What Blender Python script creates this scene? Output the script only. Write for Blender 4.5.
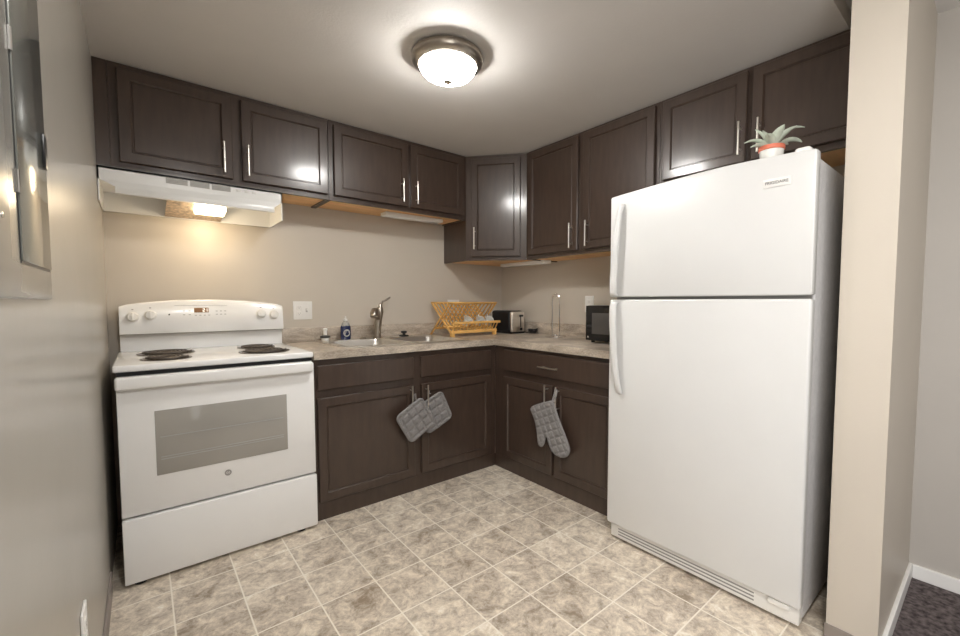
import bpy, bmesh, math, random
from mathutils import Vector, Matrix
from mathutils.geometry import delaunay_2d_cdt
PI = math.pi
random.seed(7)
scene = bpy.context.scene
for o in list(bpy.data.objects):
    bpy.data.objects.remove(o)
COL = scene.collection

# ------------------------------------------------------------------ camera
cam = bpy.data.cameras.new('camera')
cam.sensor_fit = 'HORIZONTAL'; cam.sensor_width = 36.0
cam.lens = 424.77 * 36 / 960
cam.shift_x = -17.86 / 960; cam.shift_y = 6.13 / 960
cam.clip_start = 0.02
camo = bpy.data.objects.new('camera', cam); COL.objects.link(camo)
yaw, pit = math.radians(40.017), math.radians(-3.021)
camo.location = (0.124, -2.928, 1.168)
camo.rotation_euler = (PI/2 + pit, 0, -yaw)
scene.camera = camo

# ------------------------------------------------------------------ light and exposure
scene.view_settings.view_transform = 'Standard'
scene.view_settings.look = 'None'
scene.view_settings.gamma = 1.0
scene.view_settings.use_curve_mapping = False
scene.view_settings.exposure = 1.62
DOME_STRENGTH = 33.0
WINDOW_FILL_POWER = 15.0
world = bpy.data.worlds.new('world'); scene.world = world
world.use_nodes = True
wn = world.node_tree.nodes; wl = world.node_tree.links
sky = wn.new('ShaderNodeTexSky'); sky.sky_type = 'HOSEK_WILKIE'
sky.sun_direction = (0.2, -0.5, 0.6)
wl.new(sky.outputs['Color'], wn['Background'].inputs['Color'])
wn['Background'].inputs['Strength'].default_value = 0.6

def area_light(name, loc, rot, sx, sy, power, color):
    d = bpy.data.lights.new(name, 'AREA'); d.shape = 'RECTANGLE'; d.size = sx; d.size_y = sy
    d.energy = power; d.color = color
    o = bpy.data.objects.new(name, d); COL.objects.link(o); o.location = loc; o.rotation_euler = rot
    return o
# side fill as daylight, from an unseen window added behind the camera
area_light('window_fill', (-.14, -3.95, 1.35), (0, -PI/2, 0), 1.45, 1.25, WINDOW_FILL_POWER, (1.0, 0.98, 0.96))

# unseen lamp added above the camera to light the fridge side
ll = bpy.data.lights.new('rear_fill_lamp', 'AREA'); ll.shape = 'DISK'; ll.size = .34; ll.energy = 9.5; ll.color = (1.0, .98, .95)
llo = bpy.data.objects.new('rear_fill_lamp', ll); COL.objects.link(llo); llo.location = (.48, -3.0, 2.26)
# ------------------------------------------------------------------ materials
def nodes_of(name):
    m = bpy.data.materials.new(name); m.use_nodes = True
    nt = m.node_tree
    return m, nt, nt.nodes, nt.links, nt.nodes['Principled BSDF']

def set_in(b, k, v):
    if k in b.inputs: b.inputs[k].default_value = v

def mat(name, c, rough=0.5, metal=0.0, var=0.0, vscale=8.0, bump=0.0, bscale=60.0, stretch=(1,1,1), coat=0.0, coat_rough=0.1, spec=0.5, trans=0.0, ior=1.45):
    m, nt, N, L, b = nodes_of(name)
    set_in(b, 'Roughness', rough); set_in(b, 'Metallic', metal); set_in(b, 'Specular IOR Level', spec)
    set_in(b, 'Coat Weight', coat); set_in(b, 'Coat Roughness', coat_rough)
    set_in(b, 'Transmission Weight', trans); set_in(b, 'IOR', ior)
    tc = N.new('ShaderNodeTexCoord'); mp = N.new('ShaderNodeMapping'); mp.inputs['Scale'].default_value = stretch
    L.new(tc.outputs['Object'], mp.inputs['Vector'])
    nz = N.new('ShaderNodeTexNoise'); nz.inputs['Scale'].default_value = vscale; nz.inputs['Detail'].default_value = 6
    L.new(mp.outputs['Vector'], nz.inputs['Vector'])
    cr = N.new('ShaderNodeValToRGB')
    cr.color_ramp.elements[0].position = 0.3; cr.color_ramp.elements[1].position = 0.7
    cr.color_ramp.elements[0].color = tuple(x*(1-var) for x in c) + (1,)
    cr.color_ramp.elements[1].color = tuple(min(1, x*(1+var)) for x in c) + (1,)
    L.new(nz.outputs['Fac'], cr.inputs['Fac']); L.new(cr.outputs['Color'], b.inputs['Base Color'])
    if bump > 0:
        n2 = N.new('ShaderNodeTexNoise'); n2.inputs['Scale'].default_value = bscale; n2.inputs['Detail'].default_value = 3
        L.new(mp.outputs['Vector'], n2.inputs['Vector'])
        bp = N.new('ShaderNodeBump'); bp.inputs['Strength'].default_value = bump; bp.inputs['Distance'].default_value = 0.01
        L.new(n2.outputs['Fac'], bp.inputs['Height']); L.new(bp.outputs['Normal'], b.inputs['Normal'])
    return m

def emit(name, c, strength):
    m, nt, N, L, b = nodes_of(name)
    set_in(b, 'Base Color', (0.9, 0.9, 0.88, 1)); set_in(b, 'Emission Color', tuple(c) + (1,)); set_in(b, 'Emission Strength', strength)
    set_in(b, 'Roughness', 0.2)
    return m

M = {}
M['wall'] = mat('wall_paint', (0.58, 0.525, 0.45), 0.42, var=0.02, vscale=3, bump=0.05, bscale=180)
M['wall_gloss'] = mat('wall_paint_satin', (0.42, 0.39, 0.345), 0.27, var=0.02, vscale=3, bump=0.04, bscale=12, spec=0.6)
M['ceiling'] = mat('ceiling_paint', (0.66, 0.63, 0.595), 0.6, var=0.02, vscale=4, bump=0.08, bscale=90)
M['living_wall'] = mat('living_wall_paint', (0.47, 0.44, 0.405), 0.55, var=0.02, vscale=3, bump=0.05, bscale=150)
M['living_ceiling'] = mat('living_ceiling_paint', (0.75, 0.73, 0.70), 0.8, var=0.02)
M['trim'] = mat('white_trim_paint', (0.82, 0.81, 0.79), 0.35, var=0.02)
M['vinyl_base'] = mat('taupe_vinyl_base', (0.27, 0.235, 0.21), 0.5, var=0.05)
M['carpet'] = mat('dark_carpet', (0.165, 0.138, 0.138), 0.95, var=0.65, vscale=48, bump=1.0, bscale=300, spec=0.1)
M['wood'] = mat('espresso_wood', (0.055, 0.0345, 0.025), 0.40, var=0.14, vscale=40, bump=0.03, bscale=180, stretch=(1.0, 1.0, 0.16), coat=0.6, coat_rough=0.16)
M['birch'] = mat('raw_birch_wood', (0.80, 0.49, 0.23), 0.5, var=0.15, vscale=14, stretch=(0.25, 1, 1))
M['nickel'] = mat('brushed_nickel', (0.66, 0.62, 0.56), 0.28, 1.0, var=0.04, vscale=30)
M['nickel_dark'] = mat('aged_nickel', (0.40, 0.36, 0.31), 0.3, 1.0, var=0.06, vscale=20)
M['chrome'] = mat('chrome', (0.82, 0.82, 0.82), 0.1, 1.0, var=0.02)
M['steel'] = mat('stainless_steel', (0.78, 0.75, 0.70), 0.3, 1.0, var=0.06, vscale=40, stretch=(0.1, 1, 1))
M['white'] = mat('white_enamel', (0.88, 0.88, 0.875), 0.22, var=0.01, coat=0.3)
M['white_door'] = mat('white_appliance_paint', (0.70, 0.70, 0.69), 0.33, var=0.01, bump=0.02, bscale=350)
M['white_side'] = mat('grey_textured_steel', (0.62, 0.61, 0.61), 0.5, var=0.06, vscale=60, bump=0.25, bscale=300)
M['white_plastic'] = mat('white_plastic', (0.82, 0.81, 0.78), 0.35, var=0.01)
M['hood_white'] = mat('hood_white_enamel', (0.84, 0.84, 0.82), 0.28, var=0.01)
M['black'] = mat('black_plastic', (0.012, 0.012, 0.013), 0.3, var=0.1)
M['black_gloss'] = mat('black_gloss', (0.008, 0.008, 0.009), 0.08, var=0.1)
M['rubber'] = mat('black_rubber', (0.015, 0.015, 0.015), 0.7, var=0.1)
M['grey_print'] = mat('grey_print', (0.42, 0.42, 0.42), 0.5)
M['mid_grey'] = mat('mid_grey_plastic', (0.30, 0.29, 0.28), 0.5)
M['vent'] = mat('grey_louvre', (0.52, 0.51, 0.48), 0.5, var=0.05)
M['iron'] = mat('dark_coil_metal', (0.10, 0.085, 0.075), 0.45, 0.6, var=0.3, vscale=60)
M['pan'] = mat('drip_pan_chrome', (0.30, 0.27, 0.24), 0.25, 1.0, var=0.2)
M['bamboo'] = mat('bamboo', (0.80, 0.47, 0.15), 0.42, var=0.18, vscale=30, stretch=(0.4, 1, 1))
M['cloth'] = mat('grey_quilted_cloth', (0.25, 0.24, 0.237), 0.95, var=0.08, vscale=120, bump=0.3, bscale=500, spec=0.1)
M['cloth_edge'] = mat('grey_cloth_binding', (0.36, 0.35, 0.345), 0.95, var=0.05, vscale=120, spec=0.1)
M['ceramic'] = mat('white_ceramic', (0.85, 0.84, 0.80), 0.15, var=0.01)
M['blue'] = mat('blue_label', (0.018, 0.03, 0.11), 0.25, var=0.1)
M['blue_soap'] = mat('blue_dish_soap', (0.012, 0.02, 0.075), 0.15, var=0.05, coat=0.5)
M['clear'] = mat('clear_plastic', (0.78, 0.80, 0.80), 0.1, trans=0.75, ior=1.3)
M['leaf'] = mat('pale_green_leaf', (0.56, 0.62, 0.52), 0.7, var=0.18, vscale=30)
M['terracotta'] = mat('coral_pot_rim', (0.72, 0.20, 0.12), 0.5, var=0.06)
M['soil'] = mat('dark_soil', (0.05, 0.035, 0.025), 0.95, var=0.4, vscale=80)
M['panel_paint'] = mat('panel_grey_satin', (0.29, 0.28, 0.255), 0.24, 0.3, var=0.02, spec=0.8)
M['panel_door'] = mat('panel_door_satin', (0.33, 0.345, 0.32), 0.13, 0.65, var=0.02, spec=0.8)
M['micro_glass'] = mat('microwave_glass', (0.085, 0.08, 0.075), 0.2, var=0.08)
M['oven_glass'] = mat('oven_window_glass', (0.37, 0.355, 0.325), 0.12, var=0.04, vscale=5, coat=0.5)
M['amber'] = emit('amber_display', (0.50, 0.22, 0.07), 0.10); set_in(M['amber'].node_tree.nodes['Principled BSDF'], 'Base Color', (.10, .05, .02, 1)); set_in(M['amber'].node_tree.nodes['Principled BSDF'], 'Roughness', .5)
M['digit'] = emit('display_digit', (1.0, 0.9, 0.75), 0.5)
M['hood_lens'] = emit('hood_lamp_lens', (1.0, 0.80, 0.52), 6.0)

# frosted swirled glass of the ceiling light: it gives off the light
m, nt, N, L, b = nodes_of('alabaster_glass_lit')
tc = N.new('ShaderNodeTexCoord'); nz = N.new('ShaderNodeTexNoise'); nz.inputs['Scale'].default_value = 9; nz.inputs['Distortion'].default_value = 1.2
L.new(tc.outputs['Object'], nz.inputs['Vector'])
mr = N.new('ShaderNodeMapRange'); mr.inputs['From Min'].default_value = .3; mr.inputs['From Max'].default_value = .7
mr.inputs['To Min'].default_value = DOME_STRENGTH*.8; mr.inputs['To Max'].default_value = DOME_STRENGTH*1.15
L.new(nz.outputs['Fac'], mr.inputs['Value']); L.new(mr.outputs['Result'], b.inputs['Emission Strength'])
set_in(b, 'Emission Color', (1.0, 0.98, 0.945, 1)); set_in(b, 'Base Color', (.9, .9, .88, 1))
M['dome'] = m

# laminate of the worktop: beige stone look with long streaks
def laminate(name, ca, cb, cc, rough):
    m, nt, N, L, b = nodes_of(name)
    tc = N.new('ShaderNodeTexCoord'); mp = N.new('ShaderNodeMapping'); mp.inputs['Scale'].default_value = (4, 4, 14)
    L.new(tc.outputs['Object'], mp.inputs['Vector'])
    n1 = N.new('ShaderNodeTexNoise'); n1.inputs['Scale'].default_value = 1.6; n1.inputs['Detail'].default_value = 8; n1.inputs['Roughness'].default_value = .65; n1.inputs['Distortion'].default_value = .6
    n2 = N.new('ShaderNodeTexNoise'); n2.inputs['Scale'].default_value = 22; n2.inputs['Detail'].default_value = 4
    L.new(mp.outputs['Vector'], n1.inputs['Vector']); L.new(mp.outputs['Vector'], n2.inputs['Vector'])
    cr = N.new('ShaderNodeValToRGB'); e = cr.color_ramp.elements
    e[0].position = .34; e[0].color = ca + (1,); e[1].position = .66; e[1].color = cc + (1,)
    k = e.new(.5); k.color = cb + (1,)
    mx = N.new('ShaderNodeMath'); mx.operation = 'MULTIPLY_ADD'; mx.inputs[1].default_value = .35
    L.new(n2.outputs['Fac'], mx.inputs[0])
    sc = N.new('ShaderNodeMath'); sc.operation = 'MULTIPLY'; sc.inputs[1].default_value = .65
    L.new(n1.outputs['Fac'], sc.inputs[0]); L.new(sc.outputs[0], mx.inputs[2])
    L.new(mx.outputs[0], cr.inputs['Fac']); L.new(cr.outputs['Color'], b.inputs['Base Color'])
    set_in(b, 'Roughness', rough)
    return m
M['laminate'] = laminate('stone_laminate', (0.22, 0.18, 0.145), (0.45, 0.385, 0.315), (0.72, 0.63, 0.52), 0.32)

# sheet vinyl floor printed as mottled stone tiles
def tile_floor():
    m, nt, N, L, b = nodes_of('stone_tile_vinyl')
    def math_(op, a, bb=None):
        n = N.new('ShaderNodeMath'); n.operation = op
        for i, v in enumerate((a, bb)):
            if v is None: continue
            if isinstance(v, (int, float)): n.inputs[i].default_value = v
            else: L.new(v, n.inputs[i])
        return n.outputs[0]
    tc = N.new('ShaderNodeTexCoord'); sp = N.new('ShaderNodeSeparateXYZ'); L.new(tc.outputs['Object'], sp.inputs[0])
    TX, TY = 0.2193, 0.2375
    u = math_('DIVIDE', math_('SUBTRACT', sp.outputs['X'], 1.276), TX)
    v = math_('DIVIDE', math_('SUBTRACT', sp.outputs['Y'], -1.2825), TY)
    fu, fv = math_('FLOOR', u), math_('FLOOR', v)
    def edge(t, f, size):
        d = math_('SUBTRACT', t, f)
        return math_('MULTIPLY', math_('MINIMUM', d, math_('SUBTRACT', 1.0, d)), size)
    dist = math_('MINIMUM', edge(u, fu, TX), edge(v, fv, TY))
    g = N.new('ShaderNodeMapRange'); g.inputs['From Min'].default_value = .0018; g.inputs['From Max'].default_value = .0036
    L.new(dist, g.inputs['Value'])
    cb = N.new('ShaderNodeCombineXYZ'); L.new(fu, cb.inputs[0]); L.new(fv, cb.inputs[1])
    wn_ = N.new('ShaderNodeTexWhiteNoise'); wn_.noise_dimensions = '3D'; L.new(cb.outputs[0], wn_.inputs['Vector'])
    va = N.new('ShaderNodeVectorMath'); va.operation = 'MULTIPLY_ADD'; va.inputs[1].default_value = (7, 7, 7)
    L.new(wn_.outputs['Color'], va.inputs[0]); L.new(tc.outputs['Object'], va.inputs[2])
    def noise(scale, det, ro, dis):
        n = N.new('ShaderNodeTexNoise'); n.inputs['Scale'].default_value = scale; n.inputs['Detail'].default_value = det
        n.inputs['Roughness'].default_value = ro; n.inputs['Distortion'].default_value = dis
        L.new(va.outputs[0], n.inputs['Vector']); return n.outputs['Fac']
    a = noise(14, 11, .74, .6); c = noise(60, 6, .7, .3)
    f = math_('ADD', math_('MULTIPLY', a, .72), math_('MULTIPLY', c, .28))
    f = math_('ADD', f, math_('MULTIPLY', math_('SUBTRACT', wn_.outputs['Value'], .5), .06))
    cr = N.new('ShaderNodeValToRGB'); e = cr.color_ramp.elements
    e[0].position = .36; e[0].color = (.28, .215, .15, 1)
    e[1].position = .64; e[1].color = (.90, .85, .76, 1)
    for p, col in ((.44, (.45, .38, .305, 1)), (.50, (.60, .52, .425, 1)), (.56, (.75, .66, .535, 1))):
        k = e.new(p); k.color = col
    L.new(f, cr.inputs['Fac'])
    mix = N.new('ShaderNodeMix'); mix.data_type = 'RGBA'
    L.new(g.outputs['Result'], mix.inputs['Factor']); mix.inputs[6].default_value = (.86, .80, .70, 1)
    L.new(cr.outputs['Color'], mix.inputs[7]); L.new(mix.outputs[2], b.inputs['Base Color'])
    set_in(b, 'Roughness', .42)
    bp = N.new('ShaderNodeBump'); bp.inputs['Strength'].default_value = .25; bp.inputs['Distance'].default_value = .002
    L.new(g.outputs['Result'], bp.inputs['Height']); L.new(bp.outputs['Normal'], b.inputs['Normal'])
    return m
M['tile'] = tile_floor()

# ------------------------------------------------------------------ mesh helpers
class B:
    def __init__(s): s.bm = bmesh.new()
    def _merge(s, t):
        me = bpy.data.meshes.new('t'); t.to_mesh(me); t.free(); s.bm.from_mesh(me); bpy.data.meshes.remove(me); return s
    def hexa(s, P, bev=0.0, seg=2):
        t = bmesh.new(); v = [t.verts.new(p) for p in P]
        for f in ((0,3,2,1),(4,5,6,7),(0,1,5,4),(1,2,6,5),(2,3,7,6),(3,0,4,7)): t.faces.new([v[i] for i in f])
        bmesh.ops.recalc_face_normals(t, faces=t.faces)
        if bev > 0: bmesh.ops.bevel(t, geom=list(t.edges), offset=bev, segments=seg, profile=.5, affect='EDGES', clamp_overlap=True)
        return s._merge(t)
    def box(s, x0, x1, y0, y1, z0, z1, bev=0.0, seg=2):
        return s.hexa([(x0,y0,z0),(x1,y0,z0),(x1,y1,z0),(x0,y1,z0),(x0,y0,z1),(x1,y0,z1),(x1,y1,z1),(x0,y1,z1)], bev, seg)
    def obox(s, O, U, V, W, u, v, w, bev=0.0, seg=2):      # box in a local frame, u/v/w = (low, high)
        O, U, V, W = Vector(O), Vector(U), Vector(V), Vector(W)
        q = lambda a, b_, c: O + U*a + V*b_ + W*c
        return s.hexa([q(u[0],v[0],w[0]),q(u[1],v[0],w[0]),q(u[1],v[1],w[0]),q(u[0],v[1],w[0]),q(u[0],v[0],w[1]),q(u[1],v[0],w[1]),q(u[1],v[1],w[1]),q(u[0],v[1],w[1])], bev, seg)
    def loft(s, rings, cap0=True, cap1=True, closed=True):
        t = bmesh.new(); R = [[t.verts.new(p) for p in r] for r in rings]; n = len(R[0])
        for a, b_ in zip(R, R[1:]):
            for i in range(n if closed else n-1):
                j = (i+1) % n
                try: t.faces.new((a[i], a[j], b_[j], b_[i]))
                except ValueError: pass
        if cap0: t.faces.new(list(reversed(R[0])))
        if cap1: t.faces.new(R[-1])
        bmesh.ops.remove_doubles(t, verts=t.verts, dist=1e-6)
        bmesh.ops.recalc_face_normals(t, faces=t.faces)
        return s._merge(t)
    def tube(s, pts, r, n=10, cap=True, flat=None):
        pts = [Vector(p) for p in pts]; rr = r if isinstance(r, (list, tuple)) else [r]*len(pts)
        T = []
        for i in range(len(pts)):
            a = pts[max(i-1,0)]; b_ = pts[min(i+1,len(pts)-1)]; T.append((b_-a).normalized())
        ref = Vector((0,0,1)) if abs(T[0].z) < .9 else Vector((1,0,0))
        nrm = (ref - T[0]*ref.dot(T[0])).normalized(); rings = []
        for p, t, rad in zip(pts, T, rr):
            nrm = (nrm - t*nrm.dot(t)).normalized(); bi = t.cross(nrm)
            rings.append([p + nrm*math.cos(k*2*PI/n)*rad + bi*math.sin(k*2*PI/n)*rad for k in range(n)])
        return s.loft(rings, cap, cap)
    def lathe(s, prof, C=(0,0,0), n=32, axis=(0,0,1), cap0=True, cap1=True):
        A = Vector(axis).normalized(); ref = Vector((1,0,0)) if abs(A.x) < .9 else Vector((0,1,0))
        X = (ref - A*ref.dot(A)).normalized(); Y = A.cross(X); C = Vector(C)
        rings = [[C + A*z + X*max(r,1e-5)*math.cos(k*2*PI/n) + Y*max(r,1e-5)*math.sin(k*2*PI/n) for k in range(n)] for r, z in prof]
        return s.loft(rings, cap0, cap1)
    def prism(s, poly, w0, w1, O=(0,0,0), U=(1,0,0), V=(0,1,0), W=(0,0,1), bev=0.0):
        O, U, V, W = Vector(O), Vector(U), Vector(V), Vector(W)
        t = bmesh.new(); lo = [t.verts.new(O+U*a+V*b_+W*w0) for a, b_ in poly]; hi = [t.verts.new(O+U*a+V*b_+W*w1) for a, b_ in poly]
        t.faces.new(list(reversed(lo))); t.faces.new(hi)
        for i in range(len(poly)):
            j = (i+1) % len(poly); t.faces.new((lo[i], lo[j], hi[j], hi[i]))
        bmesh.ops.recalc_face_normals(t, faces=t.faces)
        if bev > 0: bmesh.ops.bevel(t, geom=list(t.edges), offset=bev, segments=2, profile=.5, affect='EDGES', clamp_overlap=True)
        return s._merge(t)
    def quad(s, P):
        s.bm.faces.new([s.bm.verts.new(p) for p in P]); return s
    def build(s, name, m, parent=None, smooth=35):
        me = bpy.data.meshes.new(name); s.bm.to_mesh(me); s.bm.free()
        me.materials.append(M[m] if isinstance(m, str) else m)
        if smooth:
            me.shade_smooth(); me.set_sharp_from_angle(angle=math.radians(smooth))
        return link(name, me, parent)

def link(name, me, parent=None):
    o = bpy.data.objects.new(name, me); COL.objects.link(o)
    if parent is not None:
        o.parent = parent
        if parent.type == 'EMPTY': o.location = -Vector(parent.location)     # every mesh is laid out in room coordinates
    return o

def tag(o, label, cat, group=None):
    o['label'] = label; o['category'] = cat
    if group: o['group'] = group
    return o
def thing(name, label, cat, loc, group=None):
    o = bpy.data.objects.new(name, None); COL.objects.link(o); o.location = loc; o.empty_display_size = .05
    return tag(o, label, cat, group)
def struct(name, b, m, parent=None, smooth=0):
    o = b.build(name, m, parent, smooth); o['kind'] = 'structure'; return o

# ------------------------------------------------------------------ the room
W = 2.628          # right wall
CZ = 2.247         # kitchen ceiling
CE = -2.49         # where the lower kitchen ceiling stops
LX, LZ = 2.60, 2.315
PX, PY0, PY1 = 1.902, -2.71, -2.575   # short partition beside the fridge
RY = -6.0
LWX = -.007       # left wall
struct('floor', B().box(-.1, W+.1, -2.66, .1, -.1, 0), 'tile')
struct('floor_carpet', B().box(-.1, W+.1, RY-.1, -2.66, -.1, 0.0), 'carpet')
WY0, WY1, WZ0, WZ1 = -4.6, -3.3, .6, 2.1
wl_ = B(); wl_.box(-.12, LWX, WY1, .12, 0, 2.45); wl_.box(-.12, LWX, RY, WY0, 0, 2.45); wl_.box(-.12, LWX, WY0, WY1, 0, WZ0); wl_.box(-.12, LWX, WY0, WY1, WZ1, 2.45)
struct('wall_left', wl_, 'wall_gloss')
struct('wall_back', B().box(LWX, W, 0, .12, 0, 2.45), 'wall')
struct('wall_right', B().box(W, W+.12, PY0, .12, 0, 2.45), 'wall')
struct('wall_partition', B().box(PX, W, PY0, PY1, 0, LZ), 'wall')
struct('wall_living', B().box(LX, LX+.12, RY, PY0, 0, 2.45), 'living_wall')
struct('ceiling', B().box(LWX, W, CE, 0, CZ, CZ+.2), 'ceiling')
struct('ceiling_living', B().box(LWX, W, RY, CE, LZ, LZ+.13), 'living_ceiling')
struct('wall_rear', B().box(LWX, LX, RY-.12, RY, 0, LZ), 'living_wall')
wf = B()
for y0, y1, z0, z1 in ((WY0,WY1,WZ0,WZ0+.04),(WY0,WY1,WZ1-.04,WZ1),(WY0,WY0+.04,WZ0,WZ1),(WY1-.04,WY1,WZ0,WZ1),(-3.97,-3.93,WZ0,WZ1)):
    wf.box(-.10, LWX+.01, y0, y1, z0, z1, .004)
struct('added_window_1', wf, 'trim')  # unseen window, added in this wall so that light comes from the left
bl = B(); bl.box(LWX, LWX+.006, -5.9, -.67, 0, .09, .002)
struct('baseboard_left', bl, 'vinyl_base')
struct('baseboard_partition', B().box(PX-.005, PX, PY0-.004, PY1+.004, 0, .060, .002), 'vinyl_base')
struct('trim_1', B().box(PX, LX, PY0-.013, PY0, 0, .058, .003), 'trim')
struct('trim_2', B().box(LX-.013, LX, RY, PY0-.013, 0, .058, .003), 'trim')

# ------------------------------------------------------------------ cabinet parts
Z = Vector((0,0,1))
def cabinet_door(parent, O, U, N, w, h, name='door', th=.021, rail=.043, flat=False):
    O, U, N = Vector(O), Vector(U), Vector(N)
    def ring(i, n): return [O+U*i+Z*i+N*n, O+U*(w-i)+Z*i+N*n, O+U*(w-i)+Z*(h-i)+N*n, O+U*i+Z*(h-i)+N*n]
    b = B()
    if flat: rings = [ring(0,0), ring(0,th-.004), ring(.004,th), ring(.012,th)]
    else: rings = [ring(0,0), ring(0,th-.003), ring(.003,th), ring(rail,th), ring(rail+.003,th-.004), ring(rail+.006,th-.009), ring(rail+.009,th-.009), ring(rail+.012,th-.0065)]
    b.loft(rings)
    return b.build(name, 'wood', parent, 12)
def bar_handle(parent, P, axis, N, length, out=.032, r=.0052):
    P, A, N = Vector(P), Vector(axis), Vector(N)
    b = B(); b.tube([P+N*out-A*length/2, P+N*out+A*length/2], r, 12)
    for s in (-1, 1):
        q = P + A*s*(length/2-.028); b.tube([q, q+N*out], r*.75, 8)
    return b.build('handle', 'nickel', parent)

def upper_box(root, x0, x1, zb, zt, y_front):                       # along the back wall
    b = B(); b.box(x0, x1, y_front, -.002, zb+.014, zt)
    b.box(x0, x1, y_front, y_front+.02, zb, zb+.016); b.box(x0, x0+.014, y_front+.02, -.002, zb, zb+.016); b.box(x1-.014, x1, y_front+.02, -.002, zb, zb+.016)
    b.build('carcass', 'wood', root)
    B().box(x0+.014, x1-.014, y_front+.02, -.002, zb+.008, zb+.0135).build('bottom_panel', 'birch', root)
YU = -.306; ZS = 1.777; ZT = 1.476
XB = (1, 0, 0); NB = (0, -1, 0)
# --- back wall, first wall cabinet (over the range hood)
c = thing('wall_cabinet', 'short dark wall cabinet with two doors directly above the white range hood', 'cabinet', (.5, YU, ZS), 'dark wall cabinets along the ceiling')
upper_box(c, .042, 1.006, ZS, CZ-.001, YU)
B().box(LWX+.001, .041, YU, YU+.02, ZS, CZ-.001).build('filler_strip', 'wood', c)
d = cabinet_door(c, (.073, YU, 1.806), XB, NB, .442, .414); bar_handle(d, (.474, YU-.02, 1.902), Z, NB, .155)
d = cabinet_door(c, (.557, YU, 1.806), XB, NB, .440, .414); bar_handle(d, (.581, YU-.02, 1.905), Z, NB, .155)
# --- second
c = thing('wall_cabinet', 'short dark wall cabinet with two doors above the kitchen sink', 'cabinet', (1.5, YU, ZS), 'dark wall cabinets along the ceiling')
upper_box(c, 1.009, 2.011, ZS, CZ-.001, YU)
d = cabinet_door(c, (1.036, YU, 1.806), XB, NB, .489, .414); bar_handle(d, (1.476, YU-.02, 1.902), Z, NB, .15)
d = cabinet_door(c, (1.546, YU, 1.806), XB, NB, .430, .414); bar_handle(d, (1.580, YU-.02, 1.902), Z, NB, .15)
# --- diagonal corner cabinet
XD, YD, XR = 2.013, -.652, W-.318
c = thing('corner_wall_cabinet', 'tall dark diagonal corner wall cabinet with one shiny door', 'cabinet', (2.3, -.3, ZT), 'dark wall cabinets along the ceiling')
foot = [(XD,-.002),(W-.002,-.002),(W-.002,YD),(XR,YD),(XD,YU)]
b = B(); b.prism(foot, ZT+.014, CZ-.001)
dv = Vector((XR-XD, YD-YU, 0)); dl = dv.length; UD = dv/dl; ND = Vector((UD.y, -UD.x, 0))
b.obox((XD,YU,ZT), UD, Z, -ND, (0,dl), (0,.016), (0,.02)); b.box(XD, XD+.014, YU, -.002, ZT, ZT+.016)
b.build('carcass', 'wood', c)
B().prism([(XD+.016,-.004),(W-.004,-.004),(W-.004,YD+.004),(XR+.016,YD+.004),(XD+.016,YU+.022)], ZT+.008, ZT+.0135).build('bottom_panel', 'birch', c)
d = cabinet_door(c, Vector((XD,YU,ZT+.028))+UD*.045, UD, ND, dl-.09, CZ-ZT-.055)
bar_handle(d, Vector((XD,YU,ZT+.16))+UD*.072+ND*.02, Z, ND, .16)
# --- right wall, tall pair, then the pair over the fridge
XU = XR; UR = (0,-1,0); NR = (-1,0,0)
def upper_box_r(root, y0, y1, zb, zt):
    b = B(); b.box(XU, W-.002, y0, y1, zb+.014, zt)
    b.box(XU, XU+.02, y0, y1, zb, zb+.016); b.box(XU+.02, W-.002, y0, y0+.014, zb, zb+.016); b.box(XU+.02, W-.002, y1-.014, y1, zb, zb+.016)
    b.build('carcass', 'wood', root)
    B().box(XU+.02, W-.002, y0+.014, y1-.014, zb+.008, zb+.0135).build('bottom_panel', 'birch', root)
c = thing('wall_cabinet', 'tall dark wall cabinet with two doors between the corner and the fridge', 'cabinet', (XU, -1.2, ZT), 'dark wall cabinets along the ceiling')
upper_box_r(c, -1.692, -.655, ZT, CZ-.001)
d = cabinet_door(c, (XU, -.682, ZT+.028), UR, NR, .458, CZ-ZT-.047); bar_handle(d, (XU-.02, -1.098, ZT+.12), Z, NR, .16)
d = cabinet_door(c, (XU, -1.186, ZT+.028), UR, NR, .484, CZ-ZT-.047); bar_handle(d, (XU-.02, -1.228, ZT+.12), Z, NR, .16)
c = thing('wall_cabinet', 'short dark wall cabinet with two doors above the white fridge', 'cabinet', (XU, -2.1, ZS), 'dark wall cabinets along the ceiling')
upper_box_r(c, -2.572, -1.695, ZS+.013, CZ-.001)
d = cabinet_door(c, (XU, -1.717, 1.818), UR, NR, .412, .410); bar_handle(d, (XU-.02, -2.108, 1.922), Z, NR, .15)
d = cabinet_door(c, (XU, -2.150, 1.818), UR, NR, .412, .410); bar_handle(d, (XU-.02, -2.188, 1.914), Z, NR, .15)

# ------------------------------------------------------------------ base cabinets
YF = -.625; XF = 2.032; CT, CB = .908, .867
c = thing('base_cabinet', 'dark sink base cabinet with two false drawer fronts, right of the white stove', 'cabinet', (1.4, YF, 0), 'dark base cabinets under the worktop')
b = B(); b.box(.797, 2.031, YF, -.002, .085, .70); b.box(.797, 2.031, YF, YF+.02, .70, CB); b.box(.797, .813, YF+.02, -.002, .70, CB); b.box(2.014, 2.031, YF+.02, -.002, .70, CB)
b.build('carcass', 'wood', c)
B().box(.797, 2.034, YF-.001, YF+.03, 0, .085).build('toe_board', 'wood', c)
cabinet_door(c, (.816, YF, .703), XB, NB, .563, .130, 'drawer_front', flat=True)
cabinet_door(c, (1.428, YF, .703), XB, NB, .550, .130, 'drawer_front', flat=True)
d = cabinet_door(c, (.814, YF, .104), XB, NB, .566, .556); bar_handle(d, (1.350, YF-.02, .585), Z, NB, .16)
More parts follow.
